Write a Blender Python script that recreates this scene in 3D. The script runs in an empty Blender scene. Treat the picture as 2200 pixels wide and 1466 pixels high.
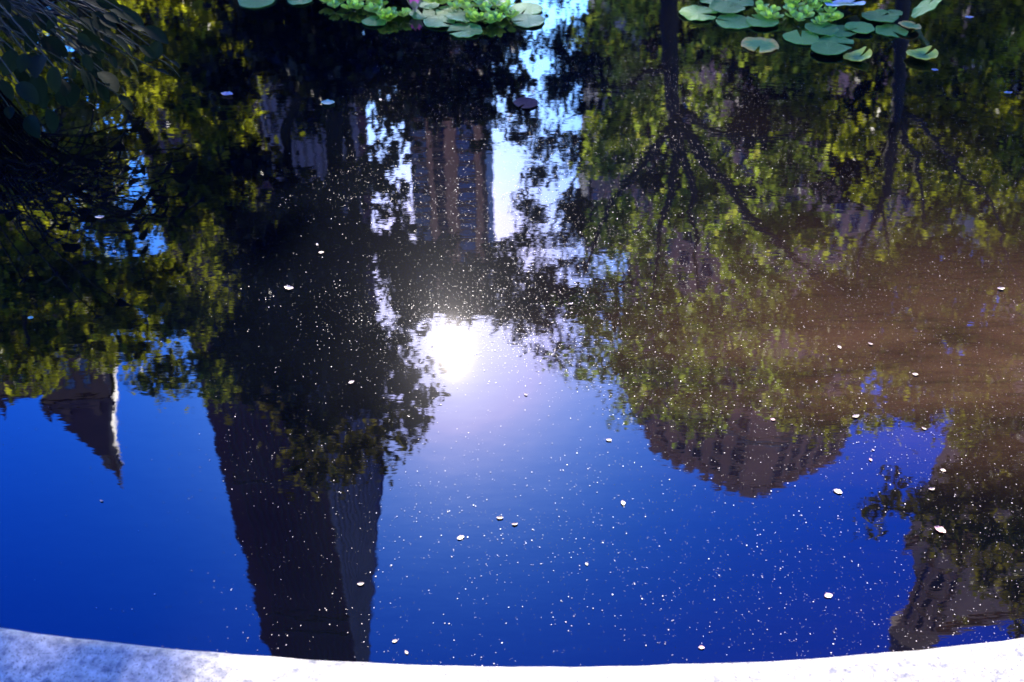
import bpy, math, random
import numpy as np
from mathutils import Vector, Matrix

random.seed(7)
rng = np.random.default_rng(11)
S = bpy.context.scene
C = S.collection
R = math.radians

# ------------------------------------------------------------------ camera
H = 1.9                      # eye above the water (the water is z = 0)
PITCH = R(39.5)
FPX = 2139.0                 # 35 mm lens on a 36 mm wide, 2200 px frame
cam_d = bpy.data.cameras.new('camera')
cam_d.lens = 35.0
cam_d.sensor_width = 36.0
cam_d.clip_start = 0.05
cam_d.clip_end = 4000
cam_d.dof.use_dof = True
cam_d.dof.focus_distance = 2.75
cam_d.dof.aperture_fstop = 4.0
cam = bpy.data.objects.new('camera', cam_d)
C.objects.link(cam)
cam.location = (0, 0, H)
cam.rotation_euler = (math.pi / 2 - PITCH, 0, 0)
S.camera = cam
S.render.resolution_x = 1024
S.render.resolution_y = 682


def ray(px, py):
    u = (px - 1100) / FPX
    v = (733 - py) / FPX
    return Vector((u, math.cos(PITCH) + v * math.sin(PITCH), -math.sin(PITCH) + v * math.cos(PITCH)))


def W(px, py, z=0.0):
    """where the view through a pixel of the photograph meets the level z"""
    d = ray(px, py)
    t = (H - z) / -d.z
    return Vector((d.x * t, d.y * t, z))


def P(px, py, Y):
    """real place, Y metres ahead, of a thing mirrored in the water at that pixel"""
    d = ray(px, py)
    t = Y / d.y
    return Vector((d.x * t, Y, -H - d.z * t))


def ppm(px, py, Y):
    d = ray(px, py)
    return FPX * d.y / Y


# ------------------------------------------------------------------ light
sd = ray(972, 752)
SUN = Vector((sd.x, sd.y, -sd.z)).normalized()
sun_el = math.asin(SUN.z)
sun_az = math.atan2(SUN.x, SUN.y)
world = bpy.data.worlds.new('World')
S.world = world
world.use_nodes = True
nt = world.node_tree
bg = nt.nodes['Background']
sky = nt.nodes.new('ShaderNodeTexSky')
sky.sky_type = 'NISHITA'
sky.sun_disc = False
sky.sun_elevation = sun_el
sky.sun_rotation = sun_az
sky.air_density = 1.0
sky.dust_density = 0.25
sky.ozone_density = 1.0
# the photograph's deep, contrasty blue: one response curve per channel over the whole sky
sepc = nt.nodes.new('ShaderNodeSeparateColor')
comb = nt.nodes.new('ShaderNodeCombineColor')
nt.links.new(sky.outputs[0], sepc.inputs[0])
for i, (k_, p_) in enumerate(((58.0, 5.4), (11.8, 3.5), (5.3, 1.75))):
    m0 = nt.nodes.new('ShaderNodeMath'); m0.operation = 'MULTIPLY'; m0.inputs[1].default_value = 0.1
    m1 = nt.nodes.new('ShaderNodeMath'); m1.operation = 'POWER'; m1.inputs[1].default_value = p_
    m2 = nt.nodes.new('ShaderNodeMath'); m2.operation = 'MULTIPLY'; m2.inputs[1].default_value = k_ * 10
    nt.links.new(sepc.outputs[i], m0.inputs[0])
    nt.links.new(m0.outputs[0], m1.inputs[0])
    nt.links.new(m1.outputs[0], m2.inputs[0])
    outs_ = (outs_ + [m2.outputs[0]]) if i else [m2.outputs[0]]
# the haze along the horizon stays white, never redder than it is blue
mn1 = nt.nodes.new('ShaderNodeMath'); mn1.operation = 'MINIMUM'
nt.links.new(outs_[1], mn1.inputs[0]); nt.links.new(outs_[2], mn1.inputs[1])
mn0 = nt.nodes.new('ShaderNodeMath'); mn0.operation = 'MINIMUM'
nt.links.new(outs_[0], mn0.inputs[0]); nt.links.new(mn1.outputs[0], mn0.inputs[1])
nt.links.new(mn0.outputs[0], comb.inputs[0])
nt.links.new(mn1.outputs[0], comb.inputs[1])
nt.links.new(outs_[2], comb.inputs[2])
nt.links.new(comb.outputs[0], bg.inputs[0])
bg.inputs[1].default_value = 0.1

sun_d = bpy.data.lights.new('sun', 'SUN')
sun_d.energy = 4.5
sun_d.angle = R(0.53)
sun_d.color = (1.0, 0.93, 0.82)
sun = bpy.data.objects.new('sun', sun_d)
C.objects.link(sun)
sun.rotation_euler = SUN.to_track_quat('Z', 'Y').to_euler()
sun.location = (0, 0, 60)

vs = S.view_settings
vs.view_transform = 'Standard'
vs.look = 'None'
vs.gamma = 1.0
vs.exposure = 2.7
S.cycles.use_denoising = True
S.cycles.max_bounces = 8
S.cycles.transparent_max_bounces = 8
S.cycles.sample_clamp_indirect = 20

# ------------------------------------------------------------------ helpers


def tag(o, label=None, cat=None, group=None, kind=None):
    if label: o['label'] = label
    if cat: o['category'] = cat
    if group: o['group'] = group
    if kind: o['kind'] = kind
    return o


def mesh_np(name, verts, faces, mat=None, smooth=False):
    me = bpy.data.meshes.new(name)
    me.from_pydata([tuple(v) for v in verts], [], [tuple(f) for f in faces])
    if mat: me.materials.append(mat)
    if smooth:
        me.polygons.foreach_set('use_smooth', [True] * len(me.polygons))
    me.update()
    return me


def quads_np(name, verts, quads, mat, smooth=False):
    """fast mesh of quads from numpy arrays"""
    me = bpy.data.meshes.new(name)
    nv, nq = len(verts), len(quads)
    me.vertices.add(nv)
    me.vertices.foreach_set('co', np.asarray(verts, dtype=np.float32).ravel())
    me.loops.add(nq * 4)
    me.loops.foreach_set('vertex_index', np.asarray(quads, dtype=np.int32).ravel())
    me.polygons.add(nq)
    me.polygons.foreach_set('loop_start', np.arange(0, nq * 4, 4, dtype=np.int32))
    me.update(calc_edges=True)
    if smooth:
        me.polygons.foreach_set('use_smooth', [True] * nq)
    me.materials.append(mat)
    return me


def link(name, me, parent=None, loc=None, rot=None, scale=None):
    o = bpy.data.objects.new(name, me)
    C.objects.link(o)
    if parent: o.parent = parent
    if loc is not None: o.location = loc
    if rot is not None: o.rotation_euler = rot
    if scale is not None: o.scale = scale if hasattr(scale, '__len__') else (scale,) * 3
    return o


def empty(name, loc=(0, 0, 0), rz=0.0):
    o = bpy.data.objects.new(name, None)
    C.objects.link(o)
    o.location = loc
    o.rotation_euler = (0, 0, rz)
    o.empty_display_size = 0.2
    return o


def box_me(name, x0, x1, y0, y1, z0, z1, mat):
    v = [(x0, y0, z0), (x1, y0, z0), (x1, y1, z0), (x0, y1, z0), (x0, y0, z1), (x1, y0, z1), (x1, y1, z1), (x0, y1, z1)]
    f = [(0, 3, 2, 1), (4, 5, 6, 7), (0, 1, 5, 4), (1, 2, 6, 5), (2, 3, 7, 6), (3, 0, 4, 7)]
    return mesh_np(name, v, f, mat)


def box(name, parent, x0, x1, y0, y1, z0, z1, mat):
    return link(name, box_me(name, x0, x1, y0, y1, z0, z1, mat), parent)


def loft(name, parent, lo, hi, mat):
    """prism between two polygons (lists of 3-D points)"""
    n = len(lo)
    v = list(lo) + list(hi)
    f = [tuple(range(n - 1, -1, -1)), tuple(range(n, 2 * n))]
    f += [(i, (i + 1) % n, n + (i + 1) % n, n + i) for i in range(n)]
    return link(name, mesh_np(name, v, f, mat), parent)


def tube_arrays(pts, radii, n=8):
    pts = [Vector(p) for p in pts]
    vs_, fs_ = [], []
    prev = None
    for i, p in enumerate(pts):
        d = (pts[min(i + 1, len(pts) - 1)] - pts[max(i - 1, 0)]).normalized()
        a = d.orthogonal().normalized() if prev is None else (prev - d * prev.dot(d)).normalized()
        prev = a
        b = d.cross(a)
        for k in range(n):
            t = 2 * math.pi * k / n
            vs_.append(tuple(p + (a * math.cos(t) + b * math.sin(t)) * radii[i]))
    for i in range(len(pts) - 1):
        for k in range(n):
            fs_.append((i * n + k, i * n + (k + 1) % n, (i + 1) * n + (k + 1) % n, (i + 1) * n + k))
    fs_.append(tuple(range(n - 1, -1, -1)))
    m = (len(pts) - 1) * n
    fs_.append(tuple(range(m, m + n)))
    return vs_, fs_


def tube(name, parent, pts, radii, mat, n=8):
    v, f = tube_arrays(pts, radii, n)
    return link(name, mesh_np(name, v, f, mat, True), parent)


# ------------------------------------------------------------------ materials
MATS = {}


def new_mat(name):
    m = bpy.data.materials.new(name)
    m.use_nodes = True
    return m, m.node_tree, m.node_tree.nodes['Principled BSDF']


def N(t, kind, **kw):
    n = t.nodes.new(kind)
    for k, v in kw.items():
        setattr(n, k, v)
    return n


def ramp(t, src, stops):
    r = N(t, 'ShaderNodeValToRGB')
    el = r.color_ramp.elements
    while len(el) < len(stops): el.new(0.5)
    for e, (p, c) in zip(el, stops):
        e.position = p
        e.color = (c[0], c[1], c[2], 1) if hasattr(c, '__len__') else (c, c, c, 1)
    t.links.new(src, r.inputs[0])
    return r.outputs[0]


def math_n(t, op, a, b=None, clamp=False):
    n = N(t, 'ShaderNodeMath', operation=op)
    n.use_clamp = clamp
    for i, x in enumerate((a, b)):
        if x is None: continue
        if isinstance(x, (int, float)): n.inputs[i].default_value = x
        else: t.links.new(x, n.inputs[i])
    return n.outputs[0]


def noise(t, vec, scale, detail=3.0, rough=0.55, dist=0.0):
    n = N(t, 'ShaderNodeTexNoise')
    n.inputs['Scale'].default_value = scale
    n.inputs['Detail'].default_value = detail
    n.inputs['Roughness'].default_value = rough
    n.inputs['Distortion'].default_value = dist
    if vec is not None: t.links.new(vec, n.inputs['Vector'])
    return n.outputs['Fac']


def simple(name, col, rough=0.7, var=0.25, scale=3.0, metal=0.0, bump=0.0):
    m, t, b = new_mat(name)
    tc = N(t, 'ShaderNodeTexCoord')
    f = noise(t, tc.outputs['Object'], scale, 5)
    lo = [c * (1 - var) for c in col]
    hi = [min(1, c * (1 + var)) for c in col]
    t.links.new(ramp(t, f, [(0.3, lo), (0.7, hi)]), b.inputs['Base Color'])
    b.inputs['Roughness'].default_value = rough
    b.inputs['Metallic'].default_value = metal
    if bump:
        bp = N(t, 'ShaderNodeBump')
        bp.inputs['Strength'].default_value = bump
        bp.inputs['Distance'].default_value = 0.02
        t.links.new(f, bp.inputs['Height'])
        t.links.new(bp.outputs[0], b.inputs['Normal'])
    return m


def leaf_mat(name, dark, light, trans, tfac, rough=0.45):
    m, t, b = new_mat(name)
    g = N(t, 'ShaderNodeNewGeometry')
    col = ramp(t, g.outputs['Random Per Island'], [(0.0, dark), (0.6, [a * 0.65 + c * 0.35 for a, c in zip(dark, light)]), (1.0, light)])
    t.links.new(col, b.inputs['Base Color'])
    b.inputs['Roughness'].default_value = rough
    b.inputs['Specular IOR Level'].default_value = 0.25
    tr = N(t, 'ShaderNodeBsdfTranslucent')
    tcol = ramp(t, g.outputs['Random Per Island'], [(0.0, [c * 0.10 for c in trans]), (0.5, [c * 0.5 for c in trans]), (0.85, trans), (1.0, [min(1, c * 1.5) for c in trans])])  # a few leaves far brighter at random: highlights put into the colour
    t.links.new(tcol, tr.inputs[0])
    mx = N(t, 'ShaderNodeMixShader')
    mx.inputs[0].default_value = tfac
    t.links.new(b.outputs[0], mx.inputs[1])
    t.links.new(tr.outputs[0], mx.inputs[2])
    t.links.new(mx.outputs[0], t.nodes['Material Output'].inputs[0])
    return m


M_bark = simple('bark', (0.014, 0.011, 0.009), 0.9, 0.5, 9, 0, 0.6)
M_leaf_yellow = leaf_mat('leaf_yellow_green', (0.012, 0.02, 0.004), (0.06, 0.08, 0.01), (0.66, 0.74, 0.03), 0.58)
M_leaf_green = leaf_mat('leaf_green', (0.012, 0.02, 0.006), (0.07, 0.085, 0.02), (0.70, 0.92, 0.10), 0.66)
M_leaf_shaded = leaf_mat('leaf_shaded', (0.005, 0.009, 0.006), (0.016, 0.022, 0.009), (0.03, 0.035, 0.006), 0.2)  # shade put into the leaf colour for unlit crowns
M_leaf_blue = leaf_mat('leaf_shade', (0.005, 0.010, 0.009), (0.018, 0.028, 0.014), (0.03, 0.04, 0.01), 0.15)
M_leaf_olive = leaf_mat('leaf_olive', (0.03, 0.035, 0.008), (0.09, 0.085, 0.015), (0.48, 0.42, 0.04), 0.5)

M_leaf_lit = leaf_mat('leaf_lit', (0.02, 0.025, 0.006), (0.12, 0.10, 0.02), (0.34, 0.30, 0.04), 0.45)  # lit copy of the dark leaf, sunlight put into the colour

# ---- water: a dark clear pool, with a brown dusty film drifting in from the right, painted shade at its far end
M_water, t, b = new_mat('pond_water')
geo = N(t, 'ShaderNodeNewGeometry')
pos = geo.outputs['Position']
sep = N(t, 'ShaderNodeSeparateXYZ')
t.links.new(pos, sep.inputs[0])
mp = N(t, 'ShaderNodeMapping')
mp.inputs['Scale'].default_value = (0.55, 1.6, 1)
t.links.new(pos, mp.inputs[0])
film_n = noise(t, mp.outputs[0], 1.1, 6, 0.6, 1.6)
streak_mp = N(t, 'ShaderNodeMapping')
streak_mp.inputs['Scale'].default_value = (0.5, 3.4, 1)
streak_mp.inputs['Rotation'].default_value = (0, 0, R(12))
t.links.new(pos, streak_mp.inputs[0])
streak = noise(t, streak_mp.outputs[0], 1.6, 4, 0.5, 2.2)
line = ramp(t, streak, [(0.0, 1), (0.47, 1), (0.495, 0.72), (0.52, 1)])
grad = N(t, 'ShaderNodeMapRange')
grad.interpolation_type = 'SMOOTHSTEP'
for i, v in zip(('From Min', 'From Max', 'To Min', 'To Max'), (-0.3, 1.35, 0.0, 1.0)): grad.inputs[i].default_value = v
t.links.new(sep.outputs[0], grad.inputs[0])
grad2 = N(t, 'ShaderNodeMapRange')
grad2.interpolation_type = 'SMOOTHSTEP'
for i, v in zip(('From Min', 'From Max', 'To Min', 'To Max'), (1.6, 2.2, 0.04, 1.0)): grad2.inputs[i].default_value = v
t.links.new(sep.outputs[1], grad2.inputs[0])
film = math_n(t, 'MULTIPLY', math_n(t, 'MULTIPLY', grad.outputs[0], grad2.outputs[0]), ramp(t, film_n, [(0.34, 0.16), (0.66, 1.0)]))
film = math_n(t, 'MULTIPLY', film, line, True)
far_shade = N(t, 'ShaderNodeMapRange')  # film fades where tree shade should fall: shade painted into the mask
far_shade.interpolation_type = 'SMOOTHSTEP'
for i, v in zip(('From Min', 'From Max', 'To Min', 'To Max'), (2.45, 3.7, 1.0, 0.06)): far_shade.inputs[i].default_value = v
t.links.new(math_n(t, 'ADD', math_n(t, 'SUBTRACT', sep.outputs[1], math_n(t, 'MULTIPLY', sep.outputs[0], 0.10)), math_n(t, 'MULTIPLY', film_n, 1.1)), far_shade.inputs[0])
film = math_n(t, 'MULTIPLY', film, far_shade.outputs[0], True)
mixc = N(t, 'ShaderNodeMix', data_type='RGBA')
mixc.inputs[6].default_value = (0.0004, 0.0007, 0.0014, 1)
mixc.inputs[7].default_value = (0.040, 0.021, 0.011, 1)
t.links.new(film, mixc.inputs[0])
t.links.new(mixc.outputs[2], b.inputs['Base Color'])
b.inputs['Roughness'].default_value = 0.012
b.inputs['IOR'].default_value = 1.47   # raised above plain water to strengthen the mirrored light
r1 = noise(t, pos, 7.0, 2, 0.5)
rmp = N(t, 'ShaderNodeMapping')
rmp.inputs['Scale'].default_value = (0.8, 2.4, 1)
t.links.new(pos, rmp.inputs[0])
r2 = noise(t, rmp.outputs[0], 16.0, 2, 0.5)
hgt = math_n(t, 'ADD', math_n(t, 'MULTIPLY', r1, 1.0), math_n(t, 'MULTIPLY', r2, 0.22))
bp = N(t, 'ShaderNodeBump')
bp.inputs['Strength'].default_value = 1.0
bp.inputs['Distance'].default_value = 0.0003
t.links.new(hgt, bp.inputs['Height'])
t.links.new(bp.outputs[0], b.inputs['Normal'])
gl = N(t, 'ShaderNodeBsdfGlossy')
gl.inputs['Roughness'].default_value = 0.085
gl.inputs['Color'].default_value = (0.9, 0.85, 0.95, 1)
mxs = N(t, 'ShaderNodeMixShader')
mxs.inputs[0].default_value = 0.00012
t.links.new(b.outputs[0], mxs.inputs[1])
t.links.new(gl.outputs[0], mxs.inputs[2])
gl2 = N(t, 'ShaderNodeBsdfGlossy')
gl2.inputs['Roughness'].default_value = 0.23
gl2.inputs['Color'].default_value = (0.85, 0.85, 1.0, 1)
mxs1 = mxs
mxs = N(t, 'ShaderNodeMixShader')
mxs.inputs[0].default_value = 0.0001
t.links.new(mxs1.outputs[0], mxs.inputs[1])
t.links.new(gl2.outputs[0], mxs.inputs[2])
t.links.new(mxs.outputs[0], t.nodes['Material Output'].inputs[0])

# ---- granite
M_granite, t, b = new_mat('granite')
tc = N(t, 'ShaderNodeTexCoord')
g1 = noise(t, tc.outputs['Object'], 52, 4, 0.65)
g2 = noise(t, tc.outputs['Object'], 210, 3, 0.6)
g3 = noise(t, tc.outputs['Object'], 6, 4, 0.6)
base = ramp(t, g1, [(0.33, (0.05, 0.05, 0.06)), (0.45, (0.15, 0.135, 0.115)), (0.62, (0.26, 0.235, 0.195)), (0.8, (0.35, 0.32, 0.27))])
spk = ramp(t, g2, [(0.36, 0.22), (0.44, 1.0)])
stain = ramp(t, g3, [(0.3, 0.7), (0.65, 1.0)])
m1 = N(t, 'ShaderNodeMix', data_type='RGBA', blend_type='MULTIPLY')
m1.inputs[0].default_value = 1
t.links.new(base, m1.inputs[6]); t.links.new(spk, m1.inputs[7])
m2 = N(t, 'ShaderNodeMix', data_type='RGBA', blend_type='MULTIPLY')
m2.inputs[0].default_value = 1
t.links.new(m1.outputs[2], m2.inputs[6]); t.links.new(stain, m2.inputs[7])
t.links.new(m2.outputs[2], b.inputs['Base Color'])
b.inputs['Roughness'].default_value = 0.6
bp = N(t, 'ShaderNodeBump')
bp.inputs['Strength'].default_value = 0.5
bp.inputs['Distance'].default_value = 0.004
t.links.new(g1, bp.inputs['Height'])
t.links.new(bp.outputs[0], b.inputs['Normal'])

M_ground = simple('park_lawn', (0.05, 0.075, 0.02), 0.95, 0.5, 0.6)
M_paving = simple('paving', (0.20, 0.18, 0.16), 0.85, 0.25, 1.5)

# ------------------------------------------------------------------ setting
POND = Vector((0.07, 7.53, 0))
PR = 6.5
tag(link('ground', mesh_np('ground', [(-900, -900, -0.17), (900, -900, -0.17), (900, 900, -0.17), (-900, 900, -0.17)], [(0, 1, 2, 3)], M_ground)), kind='structure')


def lathe(name, profile, mat, n=256, close=False, smooth=True):
    vs_, fs_ = [], []
    k = len(profile)
    for i in range(n):
        a = 2 * math.pi * i / n
        for r, z in profile:
            vs_.append((r * math.cos(a), r * math.sin(a), z))
    for i in range(n):
        j = (i + 1) % n
        for q in range(k - 1 if not close else k):
            q2 = (q + 1) % k
            fs_.append((i * k + q, j * k + q, j * k + q2, i * k + q2))
    return mesh_np(name, vs_, fs_, mat, smooth)


tag(link('path', lathe('path', [(PR + 0.4, -0.12), (PR + 4.2, -0.12), (PR + 4.25, -0.18)], M_paving), None, POND), kind='structure')
# water disc
nv = 160
wv = [(0, 0, 0)] + [((PR + 0.06) * math.cos(2 * math.pi * i / nv), (PR + 0.06) * math.sin(2 * math.pi * i / nv), 0) for i in range(nv)]
wf = [(0, i + 1, (i + 1) % nv + 1) for i in range(nv)]
tag(link('water', mesh_np('water', wv, wf, M_water), None, POND), kind='structure')
# granite coping with a rounded inner lip
CT = 0.30
prof = [(PR + 0.03, -0.15), (PR + 0.03, CT - 0.12), (PR + 0.005, CT - 0.105)]
for k in range(7):
    a = R(90 * k / 6)
    prof.append((PR + 0.035 - 0.035 * math.cos(a), CT - 0.035 + 0.035 * math.sin(a)))
prof += [(PR + 0.25, CT + 0.004), (PR + 0.47, CT)]
for k in range(1, 6):
    a = R(90 * k / 5)
    prof.append((PR + 0.47 + 0.03 * math.sin(a), CT - 0.03 + 0.03 * math.cos(a)))
prof += [(PR + 0.5, -0.17)]
me = lathe('pond_coping', prof, M_granite, 720)
n_ = len(me.vertices)
co = np.empty(n_ * 3, dtype=np.float32)
me.vertices.foreach_get('co', co)
co = co.reshape(-1, 3)
top = co[:, 2] > CT - 0.04
co[top] += rng.normal(0, 0.0008, (top.sum(), 3))
me.vertices.foreach_set('co', co.ravel())
tag(link('pond_coping', me, None, POND), 'pale speckled granite coping curving round the near edge of the pond', 'coping')

# ------------------------------------------------------------------ buildings
M_bronze = simple('dark_bronze_glass', (0.058, 0.018, 0.026), 0.45, 0.25, 0.05)
M_bronze2 = simple('dark_mullion', (0.045, 0.03, 0.04), 0.5, 0.2, 0.1)
M_fin = simple('pale_fin', (0.17, 0.15, 0.20), 0.6, 0.15, 0.2)
M_brick = simple('orange_brick', (0.44, 0.21, 0.13), 0.85, 0.15, 0.4)
M_brick_dk = simple('brown_brick', (0.16, 0.085, 0.075), 0.85, 0.2, 0.4)
M_lime = simple('limestone', (0.44, 0.21, 0.18), 0.85, 0.18, 0.12)
M_lime_p = simple('pale_limestone', (0.25, 0.23, 0.26), 0.85, 0.12, 0.12)
M_brown_st = simple('brown_stone', (0.48, 0.25, 0.20), 0.85, 0.2, 0.2)
M_roof = simple('dark_roof', (0.09, 0.045, 0.045), 0.6, 0.25, 0.3)
M_roof_l = simple('copper_and_sunlit_roof', (0.22, 0.15, 0.11), 0.6, 0.15, 0.5)  # also carries the painted sunlight on the pointed roof
M_glass, t, b = new_mat('window_glass')
b.inputs['Base Color'].default_value = (0.008, 0.012, 0.03, 1)
b.inputs['Roughness'].default_value = 0.08
b.inputs['Specular IOR Level'].default_value = 0.5
M_glass_b, t, b = new_mat('window_glass_pale')
b.inputs['Base Color'].default_value = (0.14, 0.20, 0.32, 1)
b.inputs['Roughness'].default_value = 0.1
b.inputs['Specular IOR Level'].default_value = 0.9


def window_me(name, w, h, fmat, gmat, fr=0.12, mull=1):
    """frame standing 0.14 m proud of the wall with the pane set back inside; local -Y faces out"""
    vs_, fs_, mi = [], [], []

    def bx(x0, x1, z0, z1, y0, y1, m):
        o = len(vs_)
        vs_.extend([(x0, y0, z0), (x1, y0, z0), (x1, y1, z0), (x0, y1, z0), (x0, y0, z1), (x1, y0, z1), (x1, y1, z1), (x0, y1, z1)])
        for f in [(0, 3, 2, 1), (4, 5, 6, 7), (0, 1, 5, 4), (1, 2, 6, 5), (2, 3, 7, 6), (3, 0, 4, 7)]:
            fs_.append(tuple(o + i for i in f)); mi.append(m)
    bx(-w / 2 - fr, -w / 2, -fr, h + fr, -0.14, 0.04, 0)
    bx(w / 2, w / 2 + fr, -fr, h + fr, -0.14, 0.04, 0)
    bx(-w / 2, w / 2, h, h + fr, -0.14, 0.04, 0)
    bx(-w / 2 - fr, w / 2 + fr, -fr * 2, -fr, -0.2, 0.04, 0)
    for k in range(mull):
        x = -w / 2 + w * (k + 1) / (mull + 1)
        bx(x - 0.04, x + 0.04, 0, h, -0.06, 0.02, 0)
    me = mesh_np(name, vs_, fs_, fmat)
    return me, box_me('pane', -w / 2, w / 2, -0.02, 0.05, 0, h, gmat)


def put_window(wm, parent, loc, rot=None):
    o = link('window', wm[0], parent, loc, rot)
    link('pane', wm[1], o)


# --- tall dark tapering tower, left of the sun
tw = empty('office_tower', (-40, 100, -0.17))
tag(tw, 'very tall dark tapering office tower with a ribbed side, mirrored left of the sun', 'tower')
TY = 100.0
base = tw.location


def plan(px, py, Y):
    q = P(px, py, Y)
    return Vector((q.x - base.x, q.y - base.y, 0))


L0 = plan(455, 850, TY)
M0 = plan(748, 1336, TY - 1)
Mz = P(762, 1336, TY - 1).z
Rv, Rt = P(824, 1000, TY + 16), P(762, 1405, TY + 3)
Rv0 = Vector((Rv.x - base.x, Rv.y - base.y, Rv.z))
Rt0 = Vector((Rt.x - base.x, Rt.y - base.y, Rt.z))
ZT = Rt0.z + 12
ZV = Rv0.z
e1 = Rv0.lerp(Rt0, (ZT - ZV) / (Rt0.z - ZV))
e1 = Vector((max(e1.x, M0.x + 0.4), max(e1.y, M0.y + 0.6), ZT))
rings = []
for z, e, bk in ((0, Rv0 + Vector((6, 0, 0)), 34), (ZV, Rv0, 34), (ZT, e1, 20)):
    rings.append([Vector((L0.x - 2.2 * z / ZT, L0.y, z)), Vector((M0.x, M0.y, z)), Vector((e.x, e.y, z)), Vector((L0.x + 4, L0.y + bk, z))])
vs_ = [p for r_ in rings for p in r_]
fs_ = [(3, 2, 1, 0), (8, 9, 10, 11)] + [(i * 4 + k, i * 4 + (k + 1) % 4, i * 4 + 4 + (k + 1) % 4, i * 4 + 4 + k) for i in range(2) for k in range(4)]
link('shaft', mesh_np('shaft', vs_, fs_, M_bronze), tw)
# ribs on the narrow side: each follows the face
NF = 11
nrm = Vector((1, -0.35, 0)).normalized()


def wall(k_, i):
    return rings[i][1].lerp(rings[i][2], k_)


for i in range(NF):
    k = (i + 0.5) / (NF + 1.6)
    d0 = 0.27 / NF
    vs_ = []
    for q in range(3):
        dep = nrm * (0.4, 0.4, 0.15)[q]
        vs_ += [wall(k - d0, q), wall(k - d0, q) + dep, wall(k + d0, q) + dep, wall(k + d0, q)]
    link('fin', mesh_np('fin', vs_, fs_, M_fin), tw)
# slim mullions and a few floor bands on the broad face
for i in range(1, 13):
    k = i / 13
    a = L0.lerp(M0, k)
    box('mullion', tw, a.x - 0.14, a.x + 0.14, a.y - 0.28 - 0.0, a.y + 0.2, 2, ZT - 3, M_bronze2)
for z in (Mz - 1.0, Mz + 3.5, Mz - 34, Mz - 70, 30):
    loft('floor_band', tw, [L0 + Vector((0.1, -0.45, z)), M0 + Vector((-0.1, -0.45, z)), M0 + Vector((-0.1, 0.3, z)), L0 + Vector((0.1, 0.3, z))],
         [L0 + Vector((0.1, -0.45, z + 0.7)), M0 + Vector((-0.1, -0.45, z + 0.7)), M0 + Vector((-0.1, 0.3, z + 0.7)), L0 + Vector((0.1, 0.3, z + 0.7))], M_bronze2)

# --- orange brick apartment tower in the gap of the trees
AY = 170.0
a0, a1 = P(886, 420, AY), P(1037, 420, AY)
aw = a1.x - a0.x
ap = empty('apartment_tower', (a1.x, AY, -0.17), R(-2))
tag(ap, 'slim orange brick apartment tower with banded windows, mirrored in the gap between the trees', 'building')
AH = P(960, 665, AY).z
s = aw / 151.0
box('wall', ap, -aw, 0, 0, 24, 0, AH, M_brick_dk)
for (q0, q1, m_) in ((38, 50, M_brick), (74, 99, M_brick), (136, 151, M_brick)):
    box('pier', ap, -aw + q0 * s, -aw + q1 * s, -0.8, 0.3, 0, AH + 0.6, m_)
box('dark_side', ap, 0.003, 0.9, 1.0, 22, 0, AH - 2, M_roof)  # dark slab covering the right side face
box('parapet', ap, -aw - 0.3, 0.3, -0.4, 24.3, AH, AH + 1.6, M_brick_dk)
fl = 2.95
wide = window_me('window', 34 * s, 1.7, M_brick_dk, M_glass_b, 0.1, 3)
nar = window_me('window', 22 * s, 1.7, M_brick_dk, M_glass, 0.1, 1)
k0 = int(P(960, 30, AY).z / fl)
for k in range(k0, int(AH / fl)):
    put_window(wide, ap, (-aw + 18.5 * s, 0, k * fl + 0.6))
    put_window(nar, ap, (-aw + 62 * s, 0, k * fl + 0.6))
    put_window(wide, ap, (-aw + 117.5 * s, 0, k * fl + 0.6))

# --- tower with a steep pointed roof, far left
SY = 122.0
sc_ = P(146, 862, SY)
sp = empty('spired_tower', (sc_.x, SY + 6.5, -0.17), R(14))
tag(sp, 'brick tower with steep dark pointed roof and finial, mirrored at far left', 'building')
zr = P(185, 862, SY).z
za = P(250, 1052, SY + 6.5).z
hw = 66 / ppm(185, 862, SY)
box('shaft', sp, -hw, hw, -6.5, 6.5, 0, zr, M_brick_dk)
box('shoulder', sp, -hw - 11, -hw + 0.1, -5.5, 7, 0, zr - 2.5, M_brick_dk)
box('cornice', sp, -hw - 0.6, hw + 0.6, -7.1, 7.1, zr - 0.1, zr + 1.0, M_roof)
box('cornice', sp, -hw - 11.4, -hw - 0.62, -6.0, 7.4, zr - 2.6, zr - 1.6, M_roof)
zl = zr + (za - zr) * 0.62
hl = hw * 0.27
levels = [(1.0, zr + 1.0), (0.74, zr + (zl - zr) * 0.36), (0.50, zr + (zl - zr) * 0.68), (0.27, zl)]
vs_, fs_ = [], []
for q, z in levels:
    vs_ += [(-hw * q, -6.5 * q, z), (hw * q, -6.5 * q, z), (hw * q, 6.5 * q, z), (-hw * q, 6.5 * q, z)]
for i in range(len(levels) - 1):
    for k in range(4):
        fs_.append((i * 4 + k, i * 4 + (k + 1) % 4, i * 4 + 4 + (k + 1) % 4, i * 4 + 4 + k))
fs_.append((12, 13, 14, 15))
rf = link('roof', mesh_np('roof', vs_, fs_, M_roof), sp)
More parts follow.
